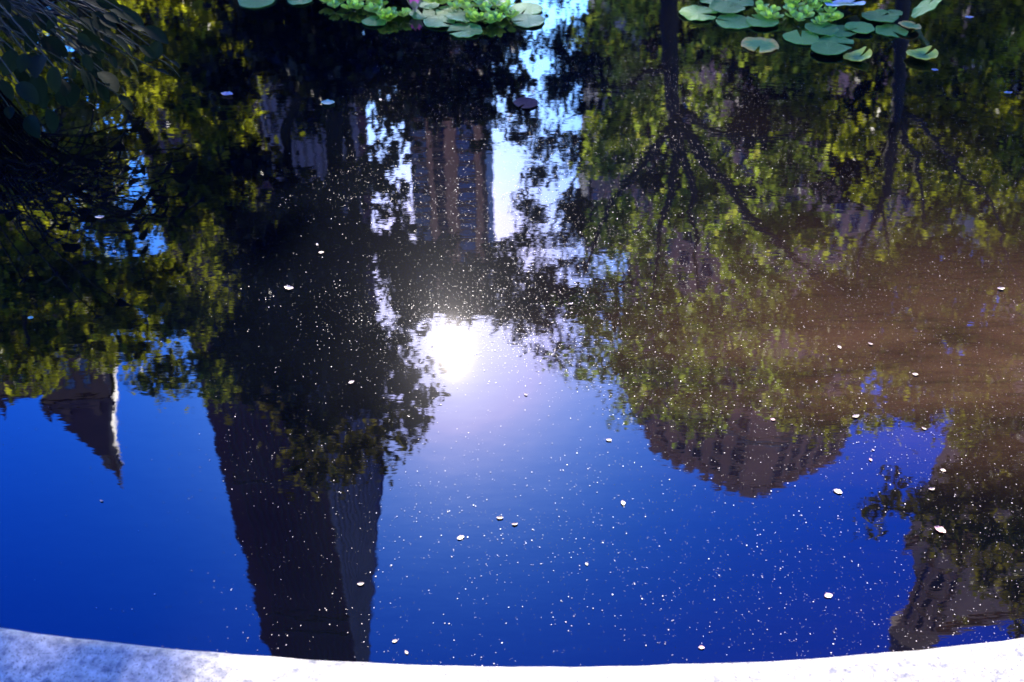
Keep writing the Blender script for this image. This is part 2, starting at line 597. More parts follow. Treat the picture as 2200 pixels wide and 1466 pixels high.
# sunlight on the roof's right side, painted as a pale strip
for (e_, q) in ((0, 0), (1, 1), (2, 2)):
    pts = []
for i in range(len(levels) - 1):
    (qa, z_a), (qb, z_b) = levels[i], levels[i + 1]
    loft('roof_sunlit_strip', sp, [Vector((hw * qa - 0.5, -6.5 * qa - 0.25, z_a)), Vector((hw * qa + 0.3, -6.5 * qa - 0.25, z_a)), Vector((hw * qa + 0.3, 6.5 * qa, z_a)), Vector((hw * qa - 0.5, 6.5 * qa, z_a))],
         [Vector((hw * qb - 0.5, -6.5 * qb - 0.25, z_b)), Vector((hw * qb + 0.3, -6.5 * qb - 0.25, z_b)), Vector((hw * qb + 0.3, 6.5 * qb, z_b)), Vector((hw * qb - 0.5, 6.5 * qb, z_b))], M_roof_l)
# lantern and finial
prof_l = [(hl * 1.15, zl - 0.2), (hl * 1.2, zl + 0.8), (hl * 0.95, zl + 1.0), (hl * 0.9, zl + 3.6), (hl * 1.1, zl + 4.0), (hl * 0.7, zl + 5.2), (hl * 0.42, zl + 6.8), (0.35, zl + 9.0), (0.28, za - 2.5), (0.5, za - 2.2), (0.2, za - 1.6), (0.03, za)]
link('lantern', lathe('lantern', prof_l[:7], M_brick_dk, 10, False, False), sp)
link('finial', lathe('finial', prof_l[6:], M_roof_l, 8), sp)
for k in range(6):
    a = 2 * math.pi * k / 6 + 0.3
    box_o = box('lantern_column', sp, hl * 1.02 * math.cos(a) - 0.16, hl * 1.02 * math.cos(a) + 0.16, hl * 1.02 * math.sin(a) - 0.16, hl * 1.02 * math.sin(a) + 0.16, zl + 0.9, zl + 4.2, M_roof_l)
for x, y, z in ((-hw, -6.5, zr), (hw, -6.5, zr), (hw, 6.5, zr), (-hw - 7, -5.5, zr - 2), (-hw - 11, -5.5, zr - 2)):
    link('pinnacle', lathe('pinnacle', [(0.55, 0.5), (0.6, 1.6), (0.75, 1.8), (0.4, 2.3), (0.25, 3.2), (0.02, 4.6)], M_roof, 8, False, False), sp, (x, y, z))
wd = window_me('window', 1.3, 2.0, M_roof, M_glass_b, 0.14, 1)
for k in range(9):
    for x in (-hw * 0.62, -hw * 0.05, hw * 0.5):
        put_window(wd, sp, (x, -6.5, zr - 4.5 - k * 3.3))
    for x in (-hw - 8.6, -hw - 5.4, -hw - 2.2):
        put_window(wd, sp, (x, -5.5, zr - 7 - k * 3.3))
# string of steeply pitched dormers
for x in (-hw * 0.45, hw * 0.4):
    loft('dormer', sp, [Vector((x - 0.9, -7.0, zr + 1)), Vector((x + 0.9, -7.0, zr + 1)), Vector((x + 0.9, -4.5, zr + 1)), Vector((x - 0.9, -4.5, zr + 1))],
         [Vector((x - 0.3, -6.4, zr + 4.4)), Vector((x + 0.3, -6.4, zr + 4.4)), Vector((x + 0.3, -4.4, zr + 4.4)), Vector((x - 0.3, -4.4, zr + 4.4))], M_brick_dk)

# --- stepped limestone apartment block, right of centre
ZC = P(1605, 1086, 100).z - 1.2
zo = Vector((36.0, 100.0, 0))
zg = empty('stepped_apartment_block', (zo.x, zo.y, -0.17))
tag(zg, 'grey brown stone apartment block with stepped roofline, mirrored right of the sun', 'building')


def top_at(px, py, Y, dz=0.0):
    q = P(px, py, Y)
    return Vector((q.x - zo.x, q.y - zo.y, q.z + dz))


# footprint follows a blunt, many sided front
fp = [top_at(1325, 838, 127), top_at(1352, 905, 118.5), top_at(1395, 984, 110), top_at(1588, 1080, 100.2), top_at(1640, 1076, 100.2), top_at(1787, 1020, 107), top_at(1800, 990, 121), top_at(1500, 900, 136)]
fp0 = [Vector((p.x, p.y, 0)) for p in fp]
loft('wall', zg, fp0, [p + Vector((0, 0, ZC - 2.6)) for p in fp0], M_lime)
cz = sum(fp0, Vector()) / len(fp0)
in1 = [p.lerp(cz, 0.09) for p in fp0]
loft('upper_stage', zg, [p + Vector((0, 0, ZC - 2.6)) for p in in1], [p + Vector((0, 0, ZC)) for p in in1], M_lime)
in2 = [p.lerp(cz, 0.24) for p in fp0]
loft('roof_stage', zg, [p + Vector((0, 0, ZC)) for p in in2], [p + Vector((0, 0, ZC + 2.4)) for p in in2], M_lime)
out = [p + (p - cz).normalized() * 0.35 for p in fp0]
for z in (ZC - 12.2, ZC - 25.4):
    loft('string_course', zg, [p + Vector((0, 0, z)) for p in out], [p + Vector((0, 0, z + 0.5)) for p in out], M_lime_p)
blk = box_me('parapet_block', -0.75, 0.75, -0.3, 0.3, 0, 1.3, M_lime)
wz = window_me('window', 1.5, 2.1, M_lime_p, M_glass, 0.12, 1)
for i in range(7):
    a_, b2 = fp0[i], fp0[i + 1]
    d_ = b2 - a_
    ln_ = d_.length
    ang = math.atan2(d_.y, d_.x)
    n_w = int((ln_ - 1.2) / 2.55)
    for j in range(n_w):
        q = a_ + d_ * ((j + 0.5) / n_w)
        for k in range(17 if i < 6 else 0):
            z = ZC - 5.6 - k * 3.3
            if n_w > 5 and j in (n_w // 3, 2 * n_w // 3) : continue
            put_window(wz, zg, (q.x, q.y, z), (0, 0, ang))
    n_b = max(2, int(ln_ / 2.4))
    for j in range(n_b):
        q = a_ + d_ * ((j + 0.5) / n_b)
        link('parapet_block', blk, zg, (q.x, q.y, ZC - 2.6), (0, 0, ang))
        q = in1[i] + (in1[i + 1] - in1[i]) * ((j + 0.5) / n_b)
        link('parapet_block', blk, zg, (q.x, q.y, ZC), (0, 0, ang))
low = [Vector((-24, 27.5, 0)), Vector((30, 24, 0)), Vector((34, 44, 0)), Vector((-24, 46, 0))]
loft('rear_wing', zg, low, [p + Vector((0, 0, 68)) for p in low], M_lime_p)

# --- pale ribbed block behind the right hand trees
FY = 150.0
f0, f1 = P(1268, 300, FY), P(2290, 300, FY)
fb = empty('ribbed_block', (f0.x, FY, -0.17))
tag(fb, 'pale vertically ribbed stone block, mirrored behind the right hand trees', 'building')
fw = f1.x - f0.x
FH = P(1300, 545, FY).z
box('wall', fb, 0, fw, 0, 20, 0, FH, M_lime_p)
rib = box_me('rib', -0.35, 0.35, -0.7, 0.2, 0, FH + 0.8, M_lime_p)
for k in range(int(fw / 2.1) + 1):
    link('rib', rib, fb, (0.4 + k * 2.1, 0, 0))
wr = window_me('window', 0.9, 1.8, M_brown_st, M_glass_b, 0.08, 0)
zf0 = P(1300, 10, FY).z
for k in range(12):
    for j in range(int(fw / 2.1)):
        if j > 18: break
        put_window(wr, fb, (1.45 + j * 2.1, 0, zf0 + k * (FH - zf0 - 2) / 12))

# --- near building at the right edge with an eight sided corner turret
GY = 42.0
g0 = P(1940, 1170, GY)
gyaw = R(14)
gb = empty('corner_building', (g0.x, g0.y, -0.17), gyaw)
tag(gb, 'brown stone building with eight sided corner turret, mirrored at the right edge', 'building')
GZ = g0.z
GT = P(1950, 1395, GY).z


def gloc(p):
    d_ = Vector((p.x - g0.x, p.y - g0.y, 0))
    return Matrix.Rotation(-gyaw, 3, 'Z') @ d_


sight = (Matrix.Rotation(-gyaw, 3, 'Z') @ Vector((g0.x, g0.y, 0)).normalized()) * 15
lc = Vector((sight.x + 0.4, sight.y, 0))
foot = [Vector((0, 0, 0)), Vector((19, 0, 0)), Vector((19, 15, 0)), lc]
up_ = lambda z: Vector((0, 0, z))
loft('wall', gb, foot, [p + up_(GZ) for p in foot], M_brown_st)
cor = [Vector((-0.12, -0.3, 0)), Vector((19.2, -0.3, 0)), Vector((19.2, 15.2, 0)), lc + Vector((0.1, 0.2, 0))]
loft('cornice', gb, [p + up_(GZ + 0.003) for p in cor], [p + up_(GZ + 0.7) for p in cor], M_lime)
tc_ = gloc(P(1950, 1390, GY + 1.0))
tx, ty = tc_.x, tc_.y
tr_r = 1.3
stage = [Vector((tx + 0.3, ty - 0.5, 0)), Vector((tx + 12.5, ty - 0.5, 0)), Vector((tx + 12.5, ty + 8, 0)), Vector((tx + 4.5, ty + 8, 0))]
loft('upper_stage', gb, [p + up_(GZ + 0.7) for p in stage], [p + up_(GT - 1.2) for p in stage], M_brown_st)
ucor = [Vector((tx + 0.3, ty - 0.9, 0)), Vector((tx + 12.8, ty - 0.9, 0)), Vector((tx + 12.8, ty + 8.2, 0)), Vector((tx + 4.7, ty + 8.2, 0))]
loft('upper_cornice', gb, [p + up_(GT - 1.197) for p in ucor], [p + up_(GT - 0.5) for p in ucor], M_brown_st)


def octa(r, z):
    return [Vector((tx + r * math.cos(R(45 * k + 22.5)), ty + r * math.sin(R(45 * k + 22.5)), z)) for k in range(8)]


loft('turret', gb, octa(tr_r, GZ + 0.7), octa(tr_r, GT - 1.0), M_brown_st)
loft('turret_cornice', gb, octa(tr_r + 0.02, GZ + 0.71), octa(tr_r + 0.16, GZ + 1.3), M_lime)
loft('turret_cornice', gb, octa(tr_r + 0.05, GT - 1.6), octa(tr_r + 0.5, GT - 0.4), M_brown_st)
loft('turret_cap', gb, octa(tr_r + 0.42, GT - 0.4), octa(tr_r + 0.1, GT + 1.1), M_roof)
loft('turret_spire', gb, octa(tr_r + 0.1, GT + 1.1), octa(0.1, GT + 5), M_roof)
ww = window_me('window', 0.46, 1.7, M_lime, M_glass, 0.17, 0)
k = 0
while GT - 3.9 - k * 2.5 > GZ + 1.4:
    for q in (3, 4, 5, 6):
        a = R(45 * q)
        r_ = tr_r * math.cos(R(22.5))
        put_window(ww, gb, (tx + r_ * math.cos(a), ty + r_ * math.sin(a), GT - 3.9 - k * 2.5), (0, 0, a + math.pi / 2))
    k += 1
wg = window_me('window', 1.0, 1.9, M_lime, M_glass, 0.14, 1)
for k in range(9):
    for x in (2.2, 4.8, 7.4, 10.0, 12.6, 15.2):
        put_window(wg, gb, (x, 0, GZ - 3.0 - k * 3.4))
for x in (3.4, 6.0, 8.6, 11.0):
    put_window(wg, gb, (tx + x, ty - 0.5, GZ + 2.6))

# ------------------------------------------------------------------ trees
LEAF = np.array([(0, 0, 0), (-0.30, 0.28, 0.07), (-0.34, 0.62, 0.06), (0, 1.0, -0.08), (0.34, 0.62, 0.06), (0.30, 0.28, 0.07)], dtype=np.float32)
LQ = np.array([(0, 3, 2, 1), (0, 5, 4, 3)], dtype=np.int32)


def leaves_mesh(name, pts, size, mat, up=0.35, seed=1):
    g = np.random.default_rng(seed)
    n = len(pts)
    L = g.normal(0, 1, (n, 3)).astype(np.float32)
    L[:, 2] -= 0.5
    L /= np.linalg.norm(L, axis=1, keepdims=True)
    U = g.normal(0, 1, (n, 3)).astype(np.float32)
    U[:, 2] += up * 3
    X = np.cross(L, U)
    X /= np.linalg.norm(X, axis=1, keepdims=True) + 1e-6
    Z = np.cross(X, L)
    s_ = (size * g.uniform(0.6, 1.35, n)).astype(np.float32)
    v = (LEAF[None, :, 0:1] * X[:, None, :] + LEAF[None, :, 1:2] * L[:, None, :] + LEAF[None, :, 2:3] * Z[:, None, :]) * s_[:, None, None]
    v += pts[:, None, :].astype(np.float32)
    q = (LQ[None] + (np.arange(n, dtype=np.int32) * 6)[:, None, None]).reshape(-1, 4)
    return quads_np(name, v.reshape(-1, 3), q, mat)


def tree(name, label, trunk, limbs, clusters, Y, leaf_m, mat, lai=2.2, trunk_r=0.2, clump=0.32, seed=1, depth=1.0, group=None, base=None, bias=0.0, extra=None):
    """trunk: pixel points of the trunk from low to high; limbs: pixel polylines; clusters: (px, py, radius px[, Y offset])"""
    g = np.random.default_rng(seed)
    tp = [P(x, y, Y) for x, y in trunk]
    b0 = Vector(base) if base else Vector((tp[0].x, tp[0].y, 0))
    b0.z = -0.17
    root = empty(name, b0)
    tag(root, label, 'tree', group)
    loc = lambda p: Vector(p) - b0
    pts = [Vector((0, 0, -0.1)), Vector((0, 0, 0.5))] + [loc(p) for p in tp]
    n = len(pts)
    tube('trunk', root, pts, [trunk_r * 1.5, trunk_r * 1.15] + [trunk_r * (1 - 0.35 * i / max(1, n - 3)) for i in range(n - 2)], M_bark, 10)
    top = tp[-1]
    for L in limbs:
        r0 = L[0] * trunk_r
        lp = [loc(P(x, y, Y + (dy[0] if dy else 0))) for x, y, *dy in L[1:]]
        # resample with a little wander
        fine = []
        for a, c in zip(lp[:-1], lp[1:]):
            for q in (0, 0.34, 0.67):
                w = a.lerp(c, q)
                j = (c - a).length * 0.035
                fine.append(w + Vector(g.normal(0, j, 3)) if fine else w)
        fine.append(lp[-1])
        m = len(fine)
        tube('limb', root, fine, [r0 * (1 - 0.8 * i / (m - 1)) for i in range(m)], M_bark, 7)
    allp = []
    twv, twf = [], []
    split_at = len(clusters)
    cut = 0
    lai0 = lai
    for ci, cl in enumerate(list(clusters) + (list(extra[0]) if extra else [])):
        if ci == split_at: cut = sum(len(a_) for a_ in allp)
        lai = extra[2] if ci >= split_at else lai0
        px, py, rp = cl[:3]
        yo = cl[3] if len(cl) > 3 else g.uniform(-1, 1) * depth + bias
        c = np.array(P(px, py, Y + yo))
        k = ppm(px, py, Y + yo)
        r = rp / k
        ln = lai * 20.0 * (r / leaf_m) ** 2
        nsub = max(4, int((r / clump) ** 2 * 4.0))
        d = g.normal(0, 1, (nsub, 3))
        d /= np.linalg.norm(d, axis=1, keepdims=True)
        sub = c + d * (g.uniform(0, 1, (nsub, 1)) ** 0.45) * r * np.array([1, 1, 0.92])
        ids = g.integers(0, nsub, int(ln))
        sg = clump * g.uniform(0.35, 0.7, nsub)
        p = sub[ids] + g.normal(0, 1, (len(ids), 3)) * sg[ids][:, None] * np.array([1, 1, 0.7])
        allp.append(p)
        # twigs from the cluster heart to its clumps
        for s_ in sub[:: max(1, nsub // 9)]:
            v, f = tube_arrays([loc(c), loc((c + s_) / 2 + g.normal(0, 0.05 * r, 3)), loc(s_)], [0.028 * (1 + r * .3), 0.016, 0.006], 4)
            o = len(twv)
            twv += v
            twf += [tuple(i + o for i in q) for q in f]
    p = np.concatenate(allp) - np.array(b0)
    cr = link('crown', leaves_mesh('crown', p[:cut] if extra else p, leaf_m, mat, seed=seed + 50), root)
    cr['kind'] = 'stuff'
    if extra:
        cr = link('hanging_foliage', leaves_mesh('hanging_foliage', p[cut:], leaf_m, extra[1], seed=seed + 51), root)
        cr['kind'] = 'stuff'
    tw_ = link('twigs', mesh_np('twigs', twv, twf, M_bark, True), root)
    tw_['kind'] = 'stuff'
    return root


def grid(x0, x1, y0, y1, step, r, holes=(), jit=0.35, seed=3, keep=1.0):
    g = np.random.default_rng(seed)
    out = []
    y = y0
    row = 0
    while y <= y1:
        x = x0 + (step / 2 if row % 2 else 0)
        while x <= x1:
            qx, qy = x + g.normal(0, jit * step), y + g.normal(0, jit * step)
            rr = r * g.uniform(0.7, 1.25)
            if g.random() < keep and not any((hx0 - rr * .8 < qx < hx1 + rr * .8 and hy0 - rr * .8 < qy < hy1 + rr * .8) for hx0, hx1, hy0, hy1 in holes):
                out.append((qx, qy, rr))
            x += step
        y += step * 0.85
        row += 1
    return out


# left: broad yellow green tree
cl = grid(-200, 540, -150, 660, 105, 66, holes=((300, 348, 285, 480), (395, 415, 600, 780), (545, 760, 200, 640)), seed=4)
cl += grid(365, 535, -20, 640, 72, 50, seed=5) + grid(-60, 280, 250, 660, 90, 55, seed=6)
cl += [(10, 720, 60), (80, 760, 50), (40, 800, 36), (100, 700, 60), (-40, 760, 70), (300, 760, 45), (345, 800, 42), (300, 700, 50), (350, 690, 50), (470, 700, 55), (440, 790, 50), (500, 800, 48), (460, 830, 30), (375, 830, 26), (250, 690, 40), (90, 810, 20), (300, 810, 20)]
tree('shade_tree', 'broad yellow green tree mirrored along the left side of the pond', [(150, -330), (170, -150), (190, 60)],
     [(0.7, (190, 60), (300, 250), (380, 480), (440, 720)), (0.6, (190, 60), (120, 300), (60, 560), (60, 740)), (0.5, (180, 0), (330, 120), (500, 200)), (0.5, (170, -60), (20, 60), (-120, 200)), (0.45, (150, 260), (260, 500), (300, 720))],
     cl, 17.0, 0.145, M_leaf_yellow, 1.5, 0.26, 0.42, 21, 1.6, base=(-7.6, 17.0, 0))

# centre left: tree with painted shade, its lowest branch painted lit towards the sun
cl = grid(540, 880, -60, 790, 78, 58, holes=((610, 715, 225, 320), (815, 850, 290, 390), (868, 880, 390, 500), (840, 848, 660, 690)), seed=9)
cl += [(520, 760, 50), (560, 830, 40), (610, 790, 55), (690, 800, 60), (770, 790, 55), (840, 770, 40), (800, 850, 42), (720, 860, 45), (640, 880, 40), (880, 690, 36), (900, 640, 40), (870, 830, 34), (890, 890, 26), (925, 860, 14), (930, 780, 12),
       (832, 305, 18), (855, 345, 16), (872, 300, 14), (818, 400, 20), (862, 425, 20), (842, 465, 22), (806, 330, 14), (876, 520, 18)]
low_b = [(560, 850, 26), (600, 875, 24), (900, 850, 18), (850, 880, 26), (660, 940, 34), (720, 930, 40), (780, 950, 38), (830, 930, 34), (870, 950, 20), (650, 995, 24), (700, 1000, 30), (760, 985, 28), (680, 1035, 20), (640, 1040, 12), (740, 1020, 16), (820, 985, 16), (860, 990, 10), (905, 905, 12), (630, 970, 16)]
cl += [(900, 120, 60), (960, 180, 70), (1010, 110, 60), (1040, 200, 50), (980, 240, 45), (900, 210, 55), (850, 120, 70), (930, 40, 70), (1030, 30, 70), (1090, 60, 45), (1090, 170, 40)]
tree('dark_tree', 'dark dense tree mirrored before the tall tower, its lowest leaves ending beside the sun', [(700, -330), (705, -120), (715, 90)],
     [(0.7, (715, 90), (720, 380), (700, 640), (690, 940)), (0.45, (715, 90), (745, 330), (780, 600), (800, 900)), (0.5, (715, 60), (620, 280), (580, 520), (590, 780)), (0.5, (710, 20), (860, 80), (1020, 150))],
     cl, 15.2, 0.17, M_leaf_shaded, 2.7, 0.25, 0.34, 33, 1.3, base=(-2.9, 15.4, 0), extra=(low_b, M_leaf_lit, 1.5))

# middle: lacy tree against the bright sky
cl = grid(1085, 1285, 120, 640, 74, 34, holes=((1118, 1150, 150, 200), (1055, 1110, 300, 540), (1180, 1215, 240, 300), (1250, 1270, 270, 300)), seed=15, keep=0.66)
cl += [(1080, 560, 40), (1120, 520, 30), (1060, 640, 30), (1110, 640, 46), (1180, 620, 46), (1090, 600, 40), (1150, 660, 40), (1230, 660, 40), (940, 560, 42), (880, 600, 38), (980, 600, 46), (1000, 660, 40), (930, 650, 40), (1020, 570, 24), (1010, 620, 34), (905, 540, 24), (960, 520, 20), (870, 480, 18),
       (1220, 160, 34), (1180, 100, 30), (1240, 60, 26), (1200, 200, 34), (1130, 250, 26)]
cl += [(1070, 675, 26), (1120, 690, 26), (1170, 705, 26), (1210, 740, 20), (1160, 750, 10), (1110, 730, 10), (1190, 780, 12)]
cl += grid(1070, 1295, 20, 690, 58, 22, holes=((1118, 1150, 150, 200), (1056, 1085, 310, 520)), seed=16, keep=0.75)
tree('lacy_tree', 'thin dark tree mirrored against the bright sky above the sun', [(1330, -330), (1325, -100), (1312, 90)],
     [(0.7, (1312, 90), (1270, 300), (1200, 480), (1110, 640)), (0.6, (1312, 90), (1300, 300), (1250, 520)), (0.4, (1230, 400), (1140, 470), (1010, 600), (900, 610)), (0.4, (1290, 220), (1210, 260), (1150, 330))],
     cl, 27.0, 0.16, M_leaf_blue, 1.7, 0.14, 0.34, 45, 1.5, base=(3.0, 27.0, 0))

# right of centre: forked tree with a bare trunk
cl = grid(1285, 1760, -60, 640, 80, 48, holes=((1440, 1446, -60, 230), (1570, 1605, 170, 270), (1690, 1750, 230, 290)), seed=18, keep=0.93)
cl += [(1230, 690, 40), (1290, 720, 34), (1255, 745, 24), (1300, 680, 50), (1290, 770, 36), (1370, 700, 55), (1360, 780, 50), (1450, 680, 60), (1440, 770, 55), (1530, 700, 60), (1520, 790, 55), (1610, 690, 60), (1600, 790, 55), (1690, 700, 60), (1680, 800, 55), (1350, 850, 34), (1350, 895, 18), (1400, 850, 40), (1480, 850, 44), (1460, 900, 26), (1480, 925, 15), (1530, 870, 40), (1520, 905, 20), (1600, 860, 40), (1660, 870, 36), (1265, 815, 15), (1210, 790, 16)]
tree('forked_tree', 'green tree with bare forking trunk mirrored below the right hand lily pads', [(1436, -300), (1437, -60), (1440, 130), (1447, 250)],
     [(0.62, (1447, 250), (1448, 380), (1415, 500), (1402, 640)), (0.55, (1447, 250), (1480, 380), (1495, 500), (1500, 620)), (0.7, (1447, 250), (1530, 360), (1620, 470), (1760, 590), (1850, 700)), (0.5, (1447, 262), (1380, 350), (1300, 460), (1250, 600)),
      (0.5, (1440, 140), (1360, 175), (1280, 195)), (0.5, (1455, 230), (1530, 285), (1640, 300), (1730, 285)), (0.3, (1560, 400), (1640, 420), (1720, 430))],
     cl, 20.0, 0.175, M_leaf_green, 1.15, 0.23, 0.5, 57, 1.7, base=(3.0, 20.0, 0), bias=2.6)

# far right: second forked tree
cl = grid(1750, 2300, -40, 640, 84, 54, holes=((1880, 1920, 330, 520), (1770, 1800, 380, 470)), seed=23, keep=0.9)
cl += grid(1750, 2320, 640, 820, 84, 62, seed=24) + grid(1900, 2200, 250, 640, 90, 55, seed=25)
cl += [(1740, 880, 45), (1800, 880, 45), (1860, 870, 45), (1930, 870, 45), (2000, 870, 50), (2080, 860, 55), (2160, 870, 60), (1700, 905, 24), (1770, 920, 24), (1890, 905, 20), (1960, 900, 20), (2080, 920, 40), (2150, 940, 40), (1880, 680, 45), (1930, 720, 45), (1960, 660, 45), (1990, 760, 48), (2020, 700, 45), (1900, 790, 45), (1950, 830, 40), (2010, 820, 42), (1850, 740, 42)]
tree('twin_stem_tree', 'olive green tree with two leaning stems mirrored at the right under the drifting film', [(1945, -300), (1942, -40), (1935, 120), (1925, 260)],
     [(0.75, (1925, 260), (1905, 380), (1870, 480), (1840, 600)), (0.55, (1930, 240), (1965, 340), (1980, 420), (1995, 500)), (0.4, (1890, 420), (1900, 500), (1915, 560)), (0.5, (1925, 230), (2040, 330), (2140, 470), (2200, 640))],
     cl, 19.0, 0.175, M_leaf_yellow, 1.35, 0.17, 0.46, 61, 1.7, base=(8.6, 19.0, 0), bias=2.6)

# far rows, shade painted into their leaves, that darken gaps between the nearer crowns
cl = grid(1310, 2300, -80, 440, 105, 72, seed=90, keep=0.9)
tree('distant_tree', 'dark tree mirrored far behind the forked tree', [(1600, -330), (1605, -120), (1610, 40)],
     [(0.6, (1610, 40), (1560, 200), (1500, 380)), (0.6, (1610, 40), (1720, 180), (1850, 340)), (0.5, (1610, 0), (1800, 100), (2050, 220))],
     cl, 33.0, 0.2, M_leaf_shaded, 1.6, 0.26, 0.5, 91, 2.0, base=(8.5, 33.0, 0))
cl = grid(-150, 590, -80, 300, 105, 70, seed=92, keep=0.9, holes=((300, 345, 280, 470),))
tree('distant_tree', 'dark tree mirrored far behind the broad left tree', [(330, -330), (335, -120), (345, 40)],
     [(0.6, (345, 40), (420, 160), (520, 280)), (0.6, (345, 40), (240, 160), (120, 260)), (0.5, (340, 0), (450, 60), (560, 120))],
     cl, 30.0, 0.2, M_leaf_shaded, 1.6, 0.26, 0.5, 93, 2.0, base=(-11.5, 30.0, 0))

# near right: overhanging branch in front of the corner building
cl = [(1880, 1110, 24), (1905, 1075, 22), (1935, 1040, 16), (1915, 1025, 8), (1960, 1025, 8), (1870, 1145, 14), (1960, 1090, 24), (1990, 1080, 30), (2040, 1070, 46), (2100, 1060, 55), (2170, 1050, 60), (2230, 1080, 80), (1980, 1150, 14), (2020, 1180, 16), (2060, 1130, 40), (2130, 1150, 55), (2200, 1170, 70), (2130, 1230, 48), (2190, 1270, 46), (2060, 1210, 20), (2250, 1280, 60), (2180, 1345, 22), (2050, 1330, 8), (2000, 1150, 12), (2100, 990, 40), (2160, 970, 50), (2060, 1010, 26)]
tree('overhanging_tree', 'olive tree reaching in from the right, its branch mirrored over the corner building', [(2600, 300), (2540, 600), (2460, 850)],
     [(0.6, (2460, 850), (2300, 1000), (2120, 1080), (1980, 1090), (1890, 1100)), (0.6, (2460, 850), (2330, 1100), (2200, 1230), (2150, 1300)), (0.3, (2120, 1080), (2040, 1160), (1990, 1170))],
     cl, 11.0, 0.11, M_leaf_olive, 1.15, 0.2, 0.2, 73, 0.9, base=(9.6, 11.2, 0))

# unseen trees added behind the viewer to shade the near rim from open sky
def added_shade_tree(label, x, y, h, rad, seed):
    g = np.random.default_rng(seed)
    root = tag(empty('added_shade_tree', (x, y, -0.17)), label, 'tree')
    tube('trunk', root, [(0, 0, -0.1), (0.03, 0, 0.6), (0.1, 0.05, h * 0.3), (0.05, 0.1, h * 0.5)], [0.42, 0.32, 0.26, 0.2], M_bark, 10)
    cs = []
    for k in range(80):
        d = g.normal(0, 1, 3)
        d /= np.linalg.norm(d)
        c = np.array([0, 0, h * 0.66]) + d * np.array([rad, rad, h * 0.36]) * g.uniform(0.35, 1) ** 0.5
        if c[1] + y > 0.2: continue
        cs.append(c)
    for c in cs[::6]:
        c = Vector(c)
        tube('limb', root, [(0.08, 0.08, h * 0.42), Vector((0, 0, h * 0.5)).lerp(c, 0.5) + Vector((0, 0, 0.2)), c], [0.12, 0.07, 0.02], M_bark, 6)
    p = np.concatenate([c + g.normal(0, 0.75, (260, 3)) for c in cs])
    p = p[p[:, 1] + y < 0.45]
    cr = link('crown', leaves_mesh('crown', p, 0.2, M_leaf_green, seed=seed), root)
    cr['kind'] = 'stuff'


added_shade_tree('unseen broad tree added behind the viewer on the left to block open sky', -4.6, -3.0, 13, 5.6, 501)
added_shade_tree('unseen broad tree added behind the viewer on the right to block open sky', 5.0, -3.4, 14, 5.8, 502)
added_shade_tree('unseen tall tree added straight behind the viewer to block open sky', 0.3, -3.8, 15, 5.4, 503)

# ------------------------------------------------------------------ water plants
M_pad, t, b = new_mat('lily_pad')
tc = N(t, 'ShaderNodeTexCoord')
oi = N(t, 'ShaderNodeObjectInfo')
f = noise(t, tc.outputs['Object'], 9, 4)
c1 = ramp(t, f, [(0.3, (0.065, 0.150, 0.014)), (0.7, (0.105, 0.205, 0.024))])
hsv = N(t, 'ShaderNodeHueSaturation')
t.links.new(c1, hsv.inputs['Color'])
t.links.new(math_n(t, 'ADD', math_n(t, 'MULTIPLY', oi.outputs['Random'], 0.6), 0.7), hsv.inputs['Value'])
t.links.new(math_n(t, 'ADD', math_n(t, 'MULTIPLY', oi.outputs['Random'], -0.03), 0.51), hsv.inputs['Hue'])
grd = N(t, 'ShaderNodeTexGradient', gradient_type='RADIAL')
t.links.new(tc.outputs['Object'], grd.inputs[0])
wv_ = math_n(t, 'PINGPONG', math_n(t, 'MULTIPLY', grd.outputs['Fac'], 17.0), 0.5)
vein = ramp(t, wv_, [(0.0, 1.5), (0.07, 1.0)])
mv = N(t, 'ShaderNodeMix', data_type='RGBA', blend_type='MULTIPLY')
mv.inputs[0].default_value = 1
t.links.new(hsv.outputs[0], mv.inputs[6]); t.links.new(vein, mv.inputs[7])
t.links.new(mv.outputs[2], b.inputs['Base Color'])
b.inputs['Roughness'].default_value = 0.5
b.inputs['Specular IOR Level'].default_value = 0.2
bp = N(t, 'ShaderNodeBump'); bp.inputs['Strength'].default_value = 0.3; bp.inputs['Distance'].default_value = 0.004
t.links.new(wv_, bp.inputs['Height']); t.links.new(bp.outputs[0], b.inputs['Normal'])


def pad_variant(name, rim, patch):
    m, t, b = new_mat(name)
    tc = N(t, 'ShaderNodeTexCoord')
    ln = N(t, 'ShaderNodeVectorMath', operation='LENGTH')
    t.links.new(tc.outputs['Object'], ln.inputs[0])
    f = noise(t, tc.outputs['Object'], 3, 4)
    x = math_n(t, 'ADD', ln.outputs['Value'], math_n(t, 'MULTIPLY', math_n(t, 'SUBTRACT', f, 0.5), 1.3))
    t.links.new(ramp(t, x, [(0.35, (0.05, 0.14, 0.022)), (0.62, patch), (0.95, rim)]), b.inputs['Base Color'])
    b.inputs['Roughness'].default_value = 0.5
    b.inputs['Specular IOR Level'].default_value = 0.2
    return m


M_pad_y = pad_variant('lily_pad_yellowing', (0.55, 0.24, 0.03), (0.12, 0.20, 0.025))
M_pad_o = pad_variant('lily_pad_old', (0.45, 0.32, 0.02), (0.24, 0.28, 0.015))
M_pad_sunlit = pad_variant('lily_pad_sunlit', (0.42, 0.42, 0.32), (0.34, 0.38, 0.28))  # paler copy of the pad with sunlight put into its colour
M_pad_sub = simple('sunken_pad', (0.035, 0.025, 0.026), 1.0, 0.3, 4)
M_pad_sub.node_tree.nodes['Principled BSDF'].inputs['Specular IOR Level'].default_value = 0.0


